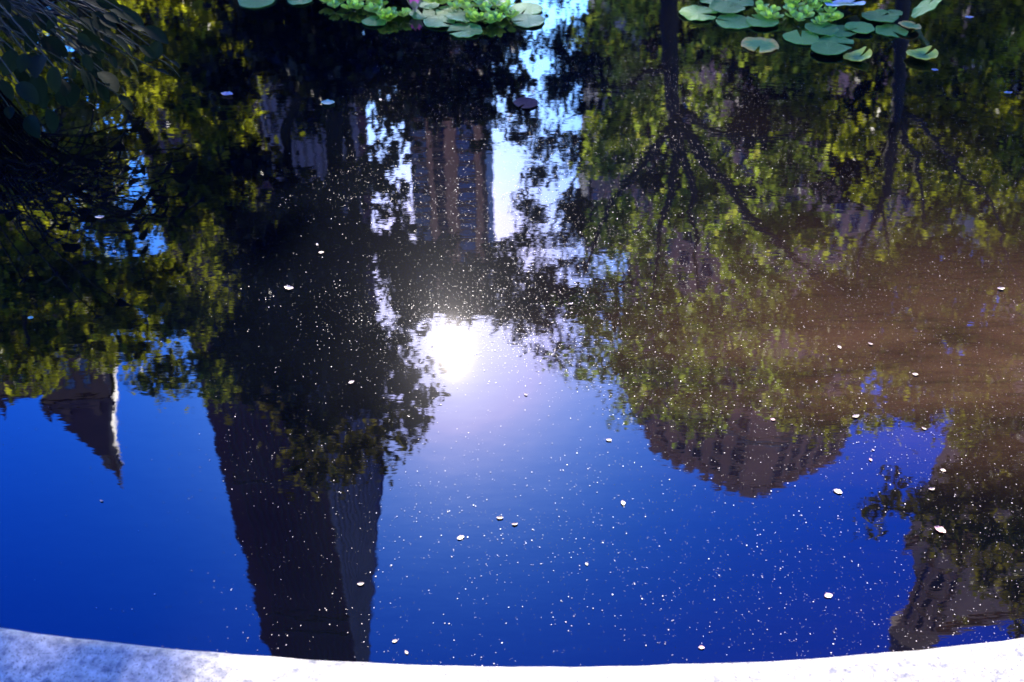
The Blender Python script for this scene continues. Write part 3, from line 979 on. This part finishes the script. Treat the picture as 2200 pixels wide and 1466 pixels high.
def pad_me(name, mat, wav=0.02, notch=R(9), curl=0.0, seed=0):
    g = np.random.default_rng(seed)
    n, rings = 40, (0.0, 0.3, 0.62, 0.88, 0.97, 1.0)
    vs_, fs_ = [], []
    ph = g.uniform(0, 6.28, 3)
    for r in rings:
        for i in range(n + 1):
            a = notch * (1 if r > 0 else 0) + (2 * math.pi - 2 * notch) * i / n
            e = 1 + 0.03 * math.sin(3 * a + ph[0]) + 0.018 * math.sin(7 * a + ph[1])
            z = 0.006 + wav * r ** 3 * (math.sin(4 * a + ph[2]) * 0.6 + 0.4 * math.sin(9 * a + ph[1])) + (0.035 if r > 0.95 else 0.0) * (0.5 + 0.5 * math.sin(2 * a + ph[0]))
            x, y = r * e * math.cos(a), r * e * math.sin(a)
            z += curl * max(0.0, x) ** 2 + curl * 0.6 * max(0.0, -y) ** 2
            vs_.append((x, y, z))
    for q in range(len(rings) - 1):
        for i in range(n):
            o = q * (n + 1) + i
            fs_.append((o, o + n + 1, o + n + 2, o + 1))
    k0 = len(vs_)
    # underside gives the pad its thickness
    vs_ += [(x, y, z - 0.03) for x, y, z in vs_]
    fs_ += [tuple(i + k0 for i in reversed(f)) for f in list(fs_)]
    last = (len(rings) - 1) * (n + 1)
    for i in range(n):
        fs_.append((last + i, last + i + k0, last + i + 1 + k0, last + i + 1))
    return mesh_np(name, vs_, fs_, mat, True)


PADS = [pad_me('lily_pad', M_pad, 0.02 + 0.012 * k, R(6 + 2 * k), 0, k) for k in range(5)]
PAD_Y = pad_me('lily_pad', M_pad_y, 0.05, R(8), 0.0, 11)
PAD_O = pad_me('lily_pad', M_pad_o, 0.06, R(8), 0.42, 12)
PAD_P = pad_me('lily_pad', M_pad_sunlit, 0.05, R(8), 0.1, 13)
PAD_S = pad_me('lily_pad', M_pad_sub, 0.02, R(8), 0.0, 14)
SETS = {'g': None, 'y': PAD_Y, 'o': PAD_O, 'p': PAD_P, 's': PAD_S}
pads = [
    # px, py, width px, kind, tilt (rx, ry), height, label
    (552, 2, 80, 'g', (0, 0), 0, 'lily pad at top left, leftmost of all the pads'),
    (645, 1, 54, 'g', (0, 0), 0, 'small lily pad second from the left at the top edge'),
    (805, 47, 54, 'g', (0, 0), 0, 'small round lily pad below the left rosettes'),
    (846, 14, 66, 'g', (-26, 14), 0.02, 'big lily pad tilted up beside the pink flower'),
    (907, 30, 56, 'g', (0, 0), 0, 'lily pad just below the pink flower'),
    (922, 12, 44, 'g', (0, 0), 0, 'small lily pad right of the pink flower'),
    (964, 26, 58, 'g', (0, 0), 0, 'lily pad right of the flower, behind the overlapping pair'),
    (944, 48, 68, 'g', (0, 0), 0, 'left pad of the overlapping pair in the central cluster'),
    (990, 42, 62, 'g', (1, 4), 0.012, 'right pad of the overlapping pair in the central cluster'),
    (998, 66, 76, 'g', (0, 0), 0, 'large round lily pad nearest the camera in the central cluster'),
    (1131, 20, 70, 'g', (0, 0), 0, 'upper of two lily pads at the right end of the central cluster'),
    (1135, 46, 72, 'g', (0, 0), 0, 'lower of two lily pads at the right end of the central cluster'),
    (1066, 4, 54, 'g', (0, 0), 0, 'lily pad at the top edge behind the central rosettes'),
    (1130, 222, 52, 's', (0, 0), -0.0, 'dull brownish pad lying alone in the bright sky reflection'),
    (1500, 30, 82, 'g', (0, 0), 0, 'leftmost large lily pad of the right cluster'),
    (1560, 22, 76, 'g', (0, 2), 0.010, 'lily pad second from left in the right cluster'),
    (1578, 47, 80, 'g', (0, 0), 0, 'large lily pad in the lower row of the right cluster beside the forked trunk'),
    (1637, 49, 70, 'g', (0, 0), 0.008, 'lily pad below the small rosettes in the right cluster'),
    (1588, 5, 62, 'g', (0, 0), 0, 'lily pad cut by the top edge in the right cluster'),
    (1527, 1, 52, 'g', (0, 0), 0, 'small lily pad at the top edge above the leftmost right pads'),
    (1633, 97, 80, 'y', (0, 0), 0, 'lily pad with browning rim floating apart below the right cluster'),
    (1721, 82, 76, 'g', (0, 0), 0, 'lily pad under the left edge of the bright rosettes at right'),
    (1764, 67, 70, 'g', (2, 0), 0.010, 'lily pad under the middle of the bright rosettes at right'),
    (1805, 68, 66, 'g', (0, 0), 0, 'lily pad under the right edge of the bright rosettes'),
    (1795, 92, 76, 'g', (0, 0), 0, 'lily pad in the lowest row of the right cluster, upper of two'),
    (1778, 110, 74, 'g', (-2, 0), 0.011, 'lily pad lowest in the right cluster beside the yellow curled pad'),
    (1846, 64, 62, 'g', (0, 0), 0.009, 'lily pad in the right cluster between rosettes and browning pad'),
    (1889, 44, 76, 'g', (-4, 0), 0.014, 'large lily pad at the upper right of the right cluster'),
    (1915, 66, 68, 'g', (0, 0), 0, 'lily pad left of the orange edged pad'),
    (1953, 62, 48, 'y', (0, 6), 0.014, 'lily pad with orange edge at the right end of the cluster'),
    (1842, 126, 58, 'o', (-4, 0), 0, 'yellow curled lily pad below the right cluster'),
    (1979, 125, 64, 'o', (2, 8), 0, 'yellow green curled lily pad alone at far right'),
    (1812, 24, 84, 'p', (-12, 8), 0.02, 'lily pad coloured pale as if sunlit, above the right cluster'),
    (1922, 28, 34, 'g', (0, 0), 0, 'little lily pad above the orange edged pad'),
    (1985, 40, 72, 'g', (-30, -34), 0.02, 'dark tilted lily pad at the top right'),
]
for i, (px, py, w, kd, (rx, ry), hz, lab) in enumerate(pads):
    q = W(px, py, 0.004)
    d = ray(px, py)
    r_ = w / 2 / FPX * (H / -d.z)
    me = SETS[kd] or PADS[i % 5]
    o = link('lily_pad', me, None, (q.x, q.y, 0.004 + hz + (0.0015 * (i % 4)) + (0.5 * r_ * abs(math.sin(R(ry))) + 0.5 * r_ * abs(math.sin(R(rx))))), (R(rx), R(ry), rng.uniform(0, 6.28) if not (rx or ry) else 0.6), (r_, r_, r_))
    tag(o, lab, 'lily pad', 'lily pads on the pond')

# pink water lily
M_petal, t, b = new_mat('petal_pink')
tc = N(t, 'ShaderNodeTexCoord')
sx = N(t, 'ShaderNodeSeparateXYZ'); t.links.new(tc.outputs['Object'], sx.inputs[0])
t.links.new(ramp(t, sx.outputs[1], [(0.0, (0.70, 0.25, 0.42)), (1.0, (0.70, 0.02, 0.20))]), b.inputs['Base Color'])
b.inputs['Roughness'].default_value = 0.5
M_sepal = simple('sepal', (0.16, 0.12, 0.06), 0.6, 0.3, 8)


def blade_me(name, mat, prof_, bend, cup=0.15, n=7, thick=0.0):
    """leaf or petal along +Y, unit length; prof_(t) half width; bend lifts the tip"""
    vs_, fs_ = [], []
    for i in range(n):
        tt = i / (n - 1)
        w = max(0.004, prof_(tt))
        z = bend * tt * tt
        for sgn in (-1, -0.5, 0, 0.5, 1):
            vs_.append((sgn * w, tt, z + cup * abs(sgn) ** 2 * w))
    for i in range(n - 1):
        for k in range(4):
            o = i * 5 + k
            fs_.append((o, o + 1, o + 6, o + 5))
    return mesh_np(name, vs_, fs_, mat, True)


PETAL = blade_me('petal', M_petal, lambda t_: 0.24 * math.sin(math.pi * min(1, t_ * 0.92 + 0.08)) ** 0.8, 0.35, 0.8)
SEPAL = blade_me('sepal', M_sepal, lambda t_: 0.25 * math.sin(math.pi * min(1, t_ * 0.92 + 0.08)) ** 0.8, 0.3, 0.8)
fq = W(892, 27, 0.0)
fl_ = tag(empty('water_lily', (fq.x, fq.y, 0.015)), 'half open pink water lily flower among the central lily pads', 'flower')
for ring, (n, tilt, ln) in enumerate(((4, 42, 0.066), (7, 52, 0.068), (7, 64, 0.062), (5, 76, 0.05))):
    for k in range(n):
        a = 2 * math.pi * (k + 0.37 * ring) / n
        link('sepal' if ring == 0 else 'petal', SEPAL if ring == 0 else PETAL, fl_, (0.006 * math.sin(-a), 0.006 * math.cos(a), 0.0), (R(tilt), 0, a), ln)
tube('stalk', fl_, [(0, 0, -0.012), (0, 0, 0.004)], [0.006, 0.008], M_sepal, 8)

# floating rosettes (small spoon shaped leaves)
M_ros, t, b = new_mat('rosette_leaf')
oi = N(t, 'ShaderNodeObjectInfo')
t.links.new(ramp(t, oi.outputs['Random'], [(0.0, (0.20, 0.30, 0.01)), (0.6, (0.42, 0.50, 0.015)), (1.0, (0.62, 0.60, 0.04))]), b.inputs['Base Color'])
b.inputs['Roughness'].default_value = 0.45
trn = N(t, 'ShaderNodeBsdfTranslucent'); trn.inputs[0].default_value = (0.35, 0.5, 0.06, 1)
mx = N(t, 'ShaderNodeMixShader'); mx.inputs[0].default_value = 0.3
t.links.new(b.outputs[0], mx.inputs[1]); t.links.new(trn.outputs[0], mx.inputs[2])
t.links.new(mx.outputs[0], t.nodes['Material Output'].inputs[0])
ROS = blade_me('leaf', M_ros, lambda t_: 0.08 + 0.34 * math.sin(math.pi * min(1.0, (t_ * 0.8 + 0.17)) ** 1.6) ** 0.7 if t_ < 0.99 else 0.12, 0.18, 0.35, 6)
ros_c = [(705, 4), (722, 10), (742, 2), (748, 14), (772, 4), (768, 20), (795, 8), (812, 2), (790, 22), (808, 30), (824, 38), (838, 28), (846, 40), (862, 34), (820, 16), (730, 0), (760, 10), (832, 44),
         (930, 4), (950, 10), (968, 3), (990, 8), (1012, 3), (1030, 12), (1006, 18), (1022, 26), (1042, 22), (1040, 38), (1058, 30), (1072, 40), (1062, 16), (1082, 28), (1096, 36), (1028, 44), (1050, 48), (1088, 16), (1014, 34), (980, 16)]
ros_r = [(1632, 26), (1646, 34), (1660, 24), (1668, 38), (1640, 16), (1690, 22), (1702, 34), (1712, 14), (1724, 26), (1738, 38), (1746, 12), (1756, 26), (1770, 38), (1776, 16), (1786, 30), (1730, 4), (1760, 4), (1698, 8), (1714, 44), (1752, 46), (1782, 46), (1798, 42), (1745, 20), (1765, 10)]


def rosette(px, py, label, group, seed):
    g = np.random.default_rng(seed)
    q = W(px, py + 4, 0.01)
    e = tag(empty('floating_rosette', (q.x + g.normal(0, 0.008), q.y + g.normal(0, 0.012), 0.008), g.uniform(0, 6.28)), label, 'water plant', group)
    n = int(g.integers(6, 9))
    for k in range(n):
        inner = k >= 5
        a = 2 * math.pi * k / (5 if not inner else max(1, n - 5)) + g.normal(0, 0.2)
        link('leaf', ROS, e, (0, 0, 0.004 + 0.002 * k), (R(g.uniform(8, 26) if not inner else g.uniform(38, 60)), R(g.normal(0, 9)), a), g.uniform(0.034, 0.052) * (0.8 if inner else 1))
    return e


for i, (x, y) in enumerate(ros_c):
    left = x < 880
    rosette(x, y, 'small bright green floating rosette crowded left of the pink flower' if left else 'small bright green floating rosette crowded right of the pink flower',
            'rosettes left of the flower' if left else 'rosettes right of the flower', 100 + i)
for i, (x, y) in enumerate(ros_r):
    rosette(x, y, 'small green floating rosette on the right hand lily pads', 'rosettes at the right lily pads', 300 + i)

# overhanging marginal plant, top left
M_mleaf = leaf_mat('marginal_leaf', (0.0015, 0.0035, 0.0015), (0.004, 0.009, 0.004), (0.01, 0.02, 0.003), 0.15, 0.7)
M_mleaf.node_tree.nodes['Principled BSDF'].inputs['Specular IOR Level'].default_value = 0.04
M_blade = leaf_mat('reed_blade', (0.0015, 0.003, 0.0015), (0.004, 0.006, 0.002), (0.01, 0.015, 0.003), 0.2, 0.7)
OV = blade_me('leaf', M_mleaf, lambda t_: 0.30 * math.sin(math.pi * min(1, t_ * 0.9 + 0.07)) ** 0.75, -0.22, 0.25, 8)
mroot = Vector((-2.75, 4.45, 0.0))
mp_ = tag(empty('marginal_plant', mroot), 'dark leafy plant drooping over the water at top left', 'plant')
g = np.random.default_rng(77)
# leaf positions (pixel, height) read off the photograph
spots = [(345, 92, .30), (365, 130, .22), (330, 125, .26), (335, 150, .18), (300, 100, .34), (270, 120, .30), (285, 60, .38), (262, 150, .22), (250, 175, .20), (235, 120, .34), (215, 155, .24), (205, 180, .20), (180, 150, .26), (150, 140, .30), (160, 180, .18), (130, 170, .22), (120, 200, .16), (105, 235, .12), (90, 190, .2), (75, 160, .26), (60, 120, .3), (45, 200, .18), (30, 150, .26), (20, 230, .14), (100, 120, .32), (140, 95, .38), (190, 90, .4), (240, 80, .4), (70, 70, .4), (10, 90, .36), (265, 25, .46), (225, 30, .46), (310, 60, .4), (255, 205, .14), (170, 215, .12), (60, 250, .1), (20, 40, .45), (120, 40, .45), (170, 40, .45)]
spots += [(g.uniform(-120, 250), g.uniform(-30, 190), g.uniform(.2, .5)) for _ in range(70)]
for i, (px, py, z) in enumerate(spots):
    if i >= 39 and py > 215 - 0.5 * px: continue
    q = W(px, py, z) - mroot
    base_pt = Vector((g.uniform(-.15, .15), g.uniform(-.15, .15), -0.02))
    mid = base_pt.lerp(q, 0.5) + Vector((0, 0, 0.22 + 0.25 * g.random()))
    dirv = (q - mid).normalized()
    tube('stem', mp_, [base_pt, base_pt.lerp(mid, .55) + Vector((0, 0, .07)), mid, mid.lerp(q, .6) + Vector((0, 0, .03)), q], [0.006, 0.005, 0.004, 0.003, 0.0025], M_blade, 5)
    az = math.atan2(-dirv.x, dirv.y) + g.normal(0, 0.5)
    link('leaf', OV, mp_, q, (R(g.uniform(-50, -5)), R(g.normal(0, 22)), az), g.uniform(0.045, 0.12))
bl_v = blade_me('blade', M_blade, lambda t_: 0.012 * (1 - t_) + 0.001, -0.05, 0.3, 6)
for i in range(24):
    px, py = g.uniform(-40, 270), g.uniform(0, 110)
    q = W(px, py, g.uniform(0.12, 0.4)) - mroot
    base_pt = Vector((g.uniform(-.2, .2), g.uniform(-.1, .3), 0.0))
    top_ = base_pt.lerp(q, 0.55) + Vector((0, 0, 0.35 + 0.3 * g.random()))
    pts = [base_pt, base_pt.lerp(top_, .6) + Vector((0, 0, .1)), top_, top_.lerp(q, .55) + Vector((0, 0, .06)), q]
    vs_, fs_ = [], []
    side = Vector((g.normal(), g.normal(), 0)).normalized()
    for j, p_ in enumerate(pts):
        w_ = (0.007, 0.008, 0.007, 0.005, 0.0008)[j]
        vs_ += [tuple(p_ - side * w_), tuple(p_ + Vector((0, 0, -0.002))), tuple(p_ + side * w_)]
    for j in range(4):
        fs_ += [(j * 3, j * 3 + 1, j * 3 + 4, j * 3 + 3), (j * 3 + 1, j * 3 + 2, j * 3 + 5, j * 3 + 4)]
    link('blade', mesh_np('blade', vs_, fs_, M_blade, True), mp_)

# ------------------------------------------------------------------ floating leaves and flecks
M_fall_p = simple('pale_fallen_leaf', (0.30, 0.23, 0.16), 0.6, 0.25, 14)
M_fall_g = simple('green_fallen_leaf', (0.16, 0.26, 0.12), 0.5, 0.25, 14)
M_fall_r = simple('pink_fallen_leaf', (0.40, 0.22, 0.18), 0.6, 0.25, 14)


def fallen_me(name, mat, seed, curl=0.25):
    g = np.random.default_rng(seed)
    k = g.uniform(0.24, 0.4)
    n = 9
    vs_, fs_ = [], []
    for i in range(n):
        tt = i / (n - 1)
        w = k * math.sin(math.pi * (tt * 0.94 + 0.03)) ** 0.8 * (1 + 0.18 * math.sin(tt * 19 + seed)) + 0.004
        off = 0.08 * math.sin(tt * 3 + seed)
        z = 0.03 + curl * (tt - 0.5) ** 2 + 0.03 * math.sin(tt * 8 + seed)
        for s_ in (-1, -.5, 0, .5, 1):
            vs_.append((s_ * w + off, tt - 0.5, z + curl * 0.9 * abs(s_) ** 2 * w))
    for i in range(n - 1):
        for q in range(4):
            o = i * 5 + q
            fs_.append((o, o + 1, o + 6, o + 5))
    k0 = len(vs_)
    vs_ += [(x, y, z - 0.02) for x, y, z in vs_]
    fs_ += [tuple(j + k0 for j in reversed(f)) for f in list(fs_)]
    return mesh_np(name, vs_, fs_, mat, True)


FALL = {'p': [fallen_me('fallen_leaf', M_fall_p, k, 0.2 + 0.15 * k) for k in range(4)], 'g': [fallen_me('fallen_leaf', M_fall_g, 9, 0.3)], 'r': [fallen_me('fallen_leaf', M_fall_r, 5, 0.2), fallen_me('fallen_leaf', M_fall_r, 6, 0.4)]}
falls = [
    (705, 222, 40, 'g', 80, 'green fallen leaf floating over the dark tower reflection near the top'),
    (488, 205, 36, 'r', 85, 'thin pinkish leaf floating at the edge of the yellow tree reflection'),
    (621, 620, 30, 'p', 60, 'pale torn leaf floating in the middle of the dark tree reflection'),
    (215, 468, 28, 'p', 95, 'pale leaf floating on the yellow green reflection at left'),
    (245, 541, 16, 'p', 30, 'tiny pale leaf below the pale leaf at left'),
    (66, 683, 18, 'g', 70, 'small green leaf near the left edge above the pointed roof reflection'),
    (218, 1076, 12, 'p', 50, 'single pale speck of leaf below the pointed roof tip'),
    (682, 526, 12, 'p', 20, 'small pale leaf scrap above the torn leaf, left of two'),
    (690, 543, 15, 'p', 100, 'curved pale leaf scrap above the torn leaf, right of two'),
    (755, 822, 18, 'p', 110, 'pale leaf scrap among the hanging leaves left of the sun'),
    (818, 215, 13, 'p', 10, 'tiny white petal floating under the central lily pads'),
    (1870, 739, 15, 'p', 60, 'bright round leaf bit, right of the close pair on the brown film'),
    (1803, 746, 14, 'p', 20, 'bright round leaf bit, left of the close pair on the brown film'),
    (1966, 805, 17, 'p', 70, 'bright leaf bit on the brown film right of the pair'),
    (1838, 895, 22, 'p', 95, 'cream leaf floating at the top corner of the stepped block reflection'),
    (1660, 902, 14, 'r', 80, 'small pinkish leaf on the stepped block reflection'),
    (1800, 1057, 26, 'p', 60, 'cream leaf lying just right of the stepped block reflection'),
    (1870, 988, 12, 'r', 30, 'lower of two tiny bits on the blue right of the stepped block'),
    (1876, 967, 9, 'p', 30, 'upper of two tiny bits on the blue right of the stepped block'),
    (2001, 1051, 20, 'p', 95, 'cream leaf floating on the overhanging branch reflection'),
    (2026, 1011, 16, 'p', 70, 'small cream leaf above the overhanging branch reflection'),
    (2019, 1140, 34, 'r', 55, 'largest buff leaf floating at right over the corner building'),
    (1780, 1280, 24, 'r', 120, 'cream leaf with reddish underside on deep blue at lower right'),
    (1507, 1392, 18, 'r', 90, 'pinkish leaf close to the coping right of centre'),
    (1338, 1081, 19, 'p', 10, 'white triangular leaf bit left of the stepped block tip'),
    (1308, 946, 17, 'p', 70, 'white leaf bit left of the stepped block shoulder'),
    (1074, 1113, 20, 'p', 75, 'upper left of a close pair of white leaf bits in mid pond'),
    (1106, 1126, 19, 'p', 95, 'lower right of a close pair of white leaf bits in mid pond'),
    (990, 1156, 22, 'p', 120, 'curled white leaf scrap below and left of the close pair'),
    (873, 1402, 14, 'p', 20, 'white leaf bit beside the tower reflection close to the coping'),
    (2150, 621, 22, 'p', 80, 'pale petal near the right edge on the dark shaded water'),
    (2165, 201, 26, 'p', 90, 'white leaf near the right edge below the lily pads'),
    (2008, 151, 20, 'p', 70, 'small white leaf below the yellow green curled pad'),
    (2082, 39, 26, 'p', 80, 'pale leaf at the top right corner'),
    (775, 1255, 20, 'p', 85, 'white leaf scrap on the right edge of the tower reflection'),
    (1226, 653, 14, 'p', 90, 'small buff leaf right of the sun glint'),
    (1260, 1212, 12, 'p', 30, 'white leaf bit on deep blue below the close pair'),
    (848, 1378, 16, 'p', 95, 'thin straw coloured scrap close to the coping beside the tower reflection'),
    (1985, 921, 14, 'p', 40, 'bright bit at the top of the blue gap before the corner building'),
    (1130, 848, 12, 'p', 50, 'pale bit on bright water right of the sun glint'),
]
for i, (px, py, w, kd, rz, lab) in enumerate(falls):
    q = W(px, py, 0.002)
    d = ray(px, py)
    s_ = 0.72 * w / FPX * (H / -d.z)
    ms = FALL[kd]
    tag(link('fallen_leaf', ms[i % len(ms)], None, (q.x, q.y, 0.0015), (0, 0, R(rz)), (s_, s_, s_)), lab, 'leaf', 'leaves floating on the pond')

# flecks of dust and pollen on the surface: nobody could count them
M_dust, t, b = new_mat('dust_fleck')
g_ = N(t, 'ShaderNodeNewGeometry')
t.links.new(ramp(t, g_.outputs['Random Per Island'], [(0.0, (0.03, 0.022, 0.015)), (0.6, (0.14, 0.11, 0.09)), (1.0, (0.40, 0.35, 0.29))]), b.inputs['Base Color'])
b.inputs['Roughness'].default_value = 0.5


def flecks(n, seed, smin, smax, ylim, power=1.0, name='dust_flecks'):
    g = np.random.default_rng(seed)
    # spread over the water the camera looks at and beyond it
    m = n * 3
    x = g.uniform(-3.0, 3.0, m)
    y = g.uniform(0.95, ylim, m)
    gx = W(1000, 690)
    mm = m // 24
    x[:mm] = g.normal(gx.x + 0.05, 0.28, mm)
    y[:mm] = g.normal(gx.y, 0.16, mm)
    o_ = g.permutation(m)
    x, y = x[o_], y[o_]
    # drift: patches along curved streaks, thinner at far left
    ph = np.sin(2.1 * x + 3.0 * y + 1.2 * np.sin(1.7 * y)) * 0.5 + 0.5
    ph2 = np.sin(9 * y + 2.2 * np.sin(1.3 * x) + 0.7 * x) * 0.5 + 0.5
    keep = (0.28 + 0.4 * ph ** 2 + 0.4 * ph2 ** 2) * np.clip((x + 1.0) / 0.75, 0.06, 1.0)
    rr = np.hypot(x - POND.x, y - POND.y) < PR - 0.02
    ok = (g.random(m) < keep) & rr
    x, y = x[ok][:n], y[ok][:n]
    k = len(x)
    s_ = smin * (smax / smin) ** (g.random(k) ** 2.2)
    a = g.uniform(0, 6.28, k)
    asp = g.uniform(0.35, 1.0, k)
    ca, sa = np.cos(a), np.sin(a)
    tx_, ty_ = g.normal(0, 0.06, k), g.normal(0, 0.06, k)
    quad = np.array([(-1, -0.7), (0.8, -1), (1, 0.75), (-0.7, 1)])
    v = np.empty((k, 4, 3), dtype=np.float32)
    for j in range(4):
        qx = (quad[j, 0] + g.normal(0, 0.2, k)) * s_
        qy = (quad[j, 1] + g.normal(0, 0.2, k)) * s_ * asp
        v[:, j, 0] = x + qx * ca - qy * sa
        v[:, j, 1] = y + qx * sa + qy * ca
        v[:, j, 2] = 0.0022 + (v[:, j, 0] - x) * tx_ + (v[:, j, 1] - y) * ty_
    q = (np.arange(k * 4, dtype=np.int32)).reshape(-1, 4)
    o = link(name, quads_np(name, v.reshape(-1, 3), q, M_dust))
    return tag(o, 'pale dust and pollen flecks scattered over the sunlit water', 'dust', kind='stuff')


flecks(50000, 5, 0.00035, 0.0016, 4.6)
